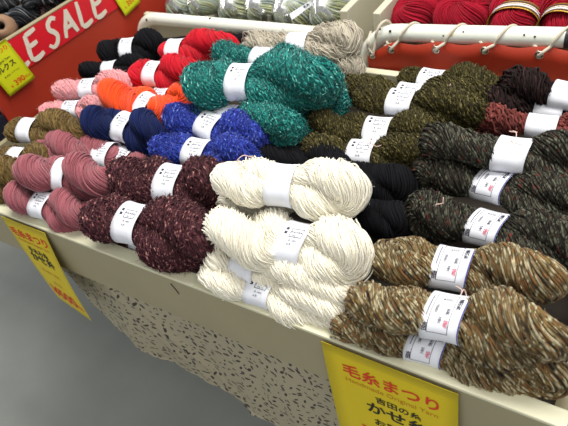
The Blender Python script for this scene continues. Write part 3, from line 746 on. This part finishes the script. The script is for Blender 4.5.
# teal
g = 'teal fuzzy hanks'
H_('teal', (214, 54), (300, 62), .07, .07, 34, 262, 'teal fuzzy hank at the back beneath the red one', style='plain', turns=1.0, group=g, phase=.2)
H_('teal', (187, 82), (340, 82), .10, .115, 58, 239, 'teal fuzzy hank lying on top of the teal pile', style='b', turns=1.0, group=g, phase=.35, endtaper=0)
H_('teal', (192, 112), (306, 132), .04, .055, 46, 226, 'teal fuzzy hank at the front of its pile, above the blue', style='plain', turns=1.0, group=g, phase=.2)
H_('teal', (256, 106), (350, 98), .035, .045, 52, None, 'teal fuzzy hank on the right side of its pile, beside olive', turns=1.0, group=g, endtaper=0)
# red
g = 'bright red hanks'
H_('red', (156, 50), (242, 48), .075, .075, 33, 174, 'bright red hank at the back beside a black one', style='plain', turns=.9, group=g, phase=.2, bandw=.038)
H_('red', (130, 73), (206, 76), .05, .06, 40, 153, 'bright red hank in front, left end beside the pink', style='b', turns=1.1, group=g, phase=.3, bandw=.038)
# black at the back left
g = 'black hanks in the back left corner'
H_('black', (99, 53), (166, 45), .06, .06, 35, 127, 'black hank in the far left corner against the red board', style='b', turns=1.1, group=g, phase=.3, bandw=.034)
H_('black', (78, 72), (148, 66), .04, .04, 26, 109, 'black hank under the other, above the light pink', style='plain', turns=1.1, group=g, bandw=.034)
H_('black', (160, 44), (218, 38), .035, .035, 16, None, 'small black hank behind the red one, under the left rail', turns=1.1, group=g)
H_('black', (222, 40), (276, 38), .035, .035, 18, None, 'small black hank between the red and the oatmeal one', turns=1.1, group=g)
# oatmeal
g = 'oatmeal hanks'
H_('beige', (244, 46), (360, 42), .07, .08, 34, 297, 'oatmeal hank at the back between the two white rails', style='none', turns=.9, group=g, phase=.3, endtaper=-.1)
H_('beige', (262, 68), (364, 70), .02, .03, 36, None, 'oatmeal hank underneath, beside the teal pile', turns=1.0, group=g)

# =================================================================== YARN IN THE NEIGHBOURING BINS
g = 'grey marl hanks in the side bin'
def G(px, py, z): return at(px, py, z)
k = 0
PINKP = plain('pink_white_paper', (222, 190, 190), .6, noise=.12, nscale=60)
for (l, r, z, d, bx, lb_) in (((-24, 16), (40, -16), .17, 30, 12, 'grey marl hank nearest the beige roll'), ((8, 25), (58, -3), .145, 26, 34, 'grey marl hank lying along the banner edge'),
                      ((20, 6), (84, -28), .18, 30, 46, 'grey marl hank at the top edge of the photo, pinkish band'), ((40, 8), (94, -20), .145, 25, 64, 'grey marl hank against the board edge, second from its near end'),
                      ((-34, 44), (20, 20), .13, 24, -10, 'grey marl hank under the beige roll, along the board')):
    H_('grey', l, r, z, z, d, bx, lb_, style='plain', group=g, turns=1.0, bandmat=PINKP, bandw=.02)
# roll with a hole
c = at(4, 28, .172); rb_ = .036
mb = MB(); SC = .78
prof = [(.012, -.028), (.012, -.030), (.024, -.029), (.036, -.02), (.039, 0), (.036, .02), (.024, .029), (.014, .030), (.012, .028)]
vs, fs = [], []; S = 36
axv = (CAM - c).normalized(); axv = (axv * .6 + Vector((.25, -.4, .55)) * .6).normalized(); u_ = axv.orthogonal().normalized(); w_ = axv.cross(u_)
for i in range(S):
    a = 2 * PI * i / S; d_ = u_ * math.cos(a) + w_ * math.sin(a)
    for rr_, hh in prof: vs.append(SC * d_ * rr_ * (1 + .015 * math.sin(9 * a + hh * 90)) + axv * hh)
n_ = len(prof)
for i in range(S):
    for j in range(n_): a0 = i * n_ + j; a1 = i * n_ + (j + 1) % n_; b0 = ((i + 1) % S) * n_ + j; b1 = ((i + 1) % S) * n_ + (j + 1) % n_; fs.append((a0, b0, b1, a1))
ro = empty('yarn_roll', c, 'beige wound roll with a dark hole in the upper left corner', 'yarn')
mesh_obj('wound_yarn', vs, fs, KRAFT, ro, True)
vs, fs = [], []
for rad in (.0098, .0070):
    for hh in (-.0235, .0235):
        for i in range(S): a = 2 * PI * i / S; vs.append((u_ * math.cos(a) + w_ * math.sin(a)) * rad + axv * hh)
for i in range(S):
    j = (i + 1) % S; fs += [(i, j, S + j, S + i), (2 * S + i, 3 * S + i, 3 * S + j, 2 * S + j), (S + i, S + j, 3 * S + j, 3 * S + i), (i, 2 * S + i, 2 * S + j, j)]
mesh_obj('dark_core', vs, fs, TRAY, ro, True)

# pale yarn packs in clear film behind the left rail
FILM, nt, b = new_mat('clear_film')
out = nt.nodes['Material Output']; tr = nt.nodes.new('ShaderNodeBsdfTransparent'); tr.inputs[0].default_value = (.93, .95, .97, 1)
gl = nt.nodes.new('ShaderNodeBsdfGlossy'); gl.inputs['Roughness'].default_value = .3; mxs = nt.nodes.new('ShaderNodeMixShader')
fr = nt.nodes.new('ShaderNodeFresnel'); fr.inputs['IOR'].default_value = 1.5
ad = nt.nodes.new('ShaderNodeMath'); ad.operation = 'ADD'; ad.inputs[1].default_value = -.01; nt.links.new(fr.outputs[0], ad.inputs[0]); nt.links.new(ad.outputs[0], mxs.inputs[0])
nt.links.new(tr.outputs[0], mxs.inputs[1]); nt.links.new(gl.outputs[0], mxs.inputs[2]); nt.links.new(mxs.outputs[0], out.inputs['Surface'])
def film(root, ex, L, R, seed):
    rnd = random.Random(seed); vs, fs = [], []; A, B = 28, 16
    ex = Vector(ex).normalized(); ey = Vector((0, 0, 1)).cross(ex).normalized(); ez = ex.cross(ey); off = Vector((0, 0, R * .9))
    ph = [rnd.random() * 6 for _ in range(6)]
    for i in range(B + 1):
        v = i / B; x = (v - .5) * L; pr = (math.sin(PI * min(max(v, .02), .98)) ** .35) * R
        for j in range(A):
            a = 2 * PI * j / A; w = 1 + .05 * math.sin(3 * a + ph[0] + 7 * v) + .04 * math.sin(7 * a + ph[1] - 11 * v) + .025 * math.sin(13 * a + ph[2] + 19 * v)
            vs.append(off + ex * x + ey * math.cos(a) * pr * w + ez * math.sin(a) * pr * w)
    for i in range(B):
        for j in range(A): a0 = i * A + j; a1 = i * A + (j + 1) % A; fs.append((a0, a0 + A, a1 + A, a1))
    fs.append(tuple(reversed(range(A)))); fs.append(tuple(B * A + j for j in range(A)))
    return mesh_obj('clear_wrapper', vs, fs, FILM, root, True)
def pack(kind, x, y, z, dx, dy, L, D, label, group, mark=None, wrap=True):
    d = Vector((dx, dy, 0)).normalized(); c = Vector((x, y, RIM + z))
    r = hank(kind, c - d * L / 2, c + d * L / 2, D, label, nostrip=not mark, band=(mark or .5), style='foil', bandmat=GOLD, bandpart='gold_label', bandw=.034, pinch=.05, turns=.5, group=group, name='yarn_pack', cat='yarn pack', ply=5, endtaper=-.05, phase=.2 + .3 * math.sin(x * 30))
    if wrap:
        film(r, d, L * 1.04, D * .56, int(abs(x) * 1000))
    return r
g = 'pale yarn packs behind the left rail'
names = ['pale grey yarn pack in clear film, leftmost behind the left rail', 'pale grey yarn pack in clear film, second from the left', 'olive-streaked yarn pack in clear film, third from the left',
         'pale yarn pack in clear film, fourth from the left', 'pale yarn pack in clear film, just left of the small white card', 'pale yarn pack in clear film, between the white card and the divider']
for i, x in enumerate((-1.182, -1.090, -.998, -.906, -.812, -.715)):
    pack('pastel', x, 1.245, .035 + .006 * (i % 2), .12 * math.sin(i * 2), 1, .25, .112, names[i], g)
names2 = ['pale yarn pack in the second row, leftmost', 'pale yarn pack in the second row, above the middle of the left rail', 'pale yarn pack in the second row, above the small white card']
for i, x in enumerate((-1.125, -.935, -.75)):
    pack('pastel', x, 1.455, .10, 1, .03, .185, .13, names2[i], g)
card('name_card', [Vector(at(289, 14, .085)), Vector(at(311, 0, .095)), Vector(at(314, 4, .084)), Vector(at(292, 20, .073))], PAPER,
     'small white strip card on the pale packs above the left rail', [('black_lines', INK, lambda p, w, h: p.text('毛糸', w * .22, 0, .009, .02))], cat='card')
g = 'crimson yarn packs behind the right rail'
cn = ['crimson yarn pack leftmost behind the right rail, beside the divider', 'crimson yarn pack second from the divider', 'crimson yarn pack in the middle of the front row, gold label round it',
      'crimson yarn pack fourth from the divider, gold label round its near end', 'crimson yarn pack rightmost in the photo, behind the black tape']
for i, (x, dx, mk) in enumerate(((-.495, .12, None), (-.392, .05, None), (-.288, -.05, .2), (-.184, .0, .13), (-.08, -.1, None))):
    pack('crimson', x, 1.25, .045 + .004 * (i % 2), dx, 1, .25, .112, cn[i], g, mk, wrap=False)
for i, (x, mk) in enumerate(((-.43, None), (-.225, .3), (-.03, None))):
    pack('crimson', x, 1.46, .06, 1, .10, .19, .10, ['crimson yarn pack in the second row at the left', 'crimson yarn pack in the second row with a gold label', 'crimson yarn pack in the second row at the right'][i], g, mk, wrap=False)

# =================================================================== LIGHT
cl_ = MB().box((-3.2, -2.2, 2.9), (2.4, 3.2, 2.95)).build('ceiling', plain('white_ceiling', (225, 225, 220), .8)); struct(cl_)
w = bpy.data.worlds.new('world'); scn.world = w; w.use_nodes = True
w.node_tree.nodes['Background'].inputs[0].default_value = (.96, .98, 1, 1); w.node_tree.nodes['Background'].inputs[1].default_value = .45
def area(name, loc, tgt, sx, sy, e, col=(1, .98, .94)):
    l = bpy.data.lights.new(name, 'AREA'); l.shape = 'RECTANGLE'; l.size = sx; l.size_y = sy; l.energy = e; l.color = col
    o = bpy.data.objects.new(name, l); COL.objects.link(o); o.location = loc
    o.rotation_euler = (Vector(tgt) - Vector(loc)).to_track_quat('-Z', 'Y').to_euler(); return o
area('ceiling_fluorescent', (-.5, 1.0, 2.75), (-.5, .9, .75), 2.4, .5, 50)
area('ceiling_fluorescent', (.5, -.5, 2.75), (.2, -.3, .75), 2.4, .3, 16)
vs_ = scn.view_settings; vs_.view_transform = 'Standard'; vs_.look = 'None'; vs_.exposure = 0.35; vs_.gamma = 1
scn.display_settings.display_device = 'sRGB'
for l in (bpy.data.lights): pass
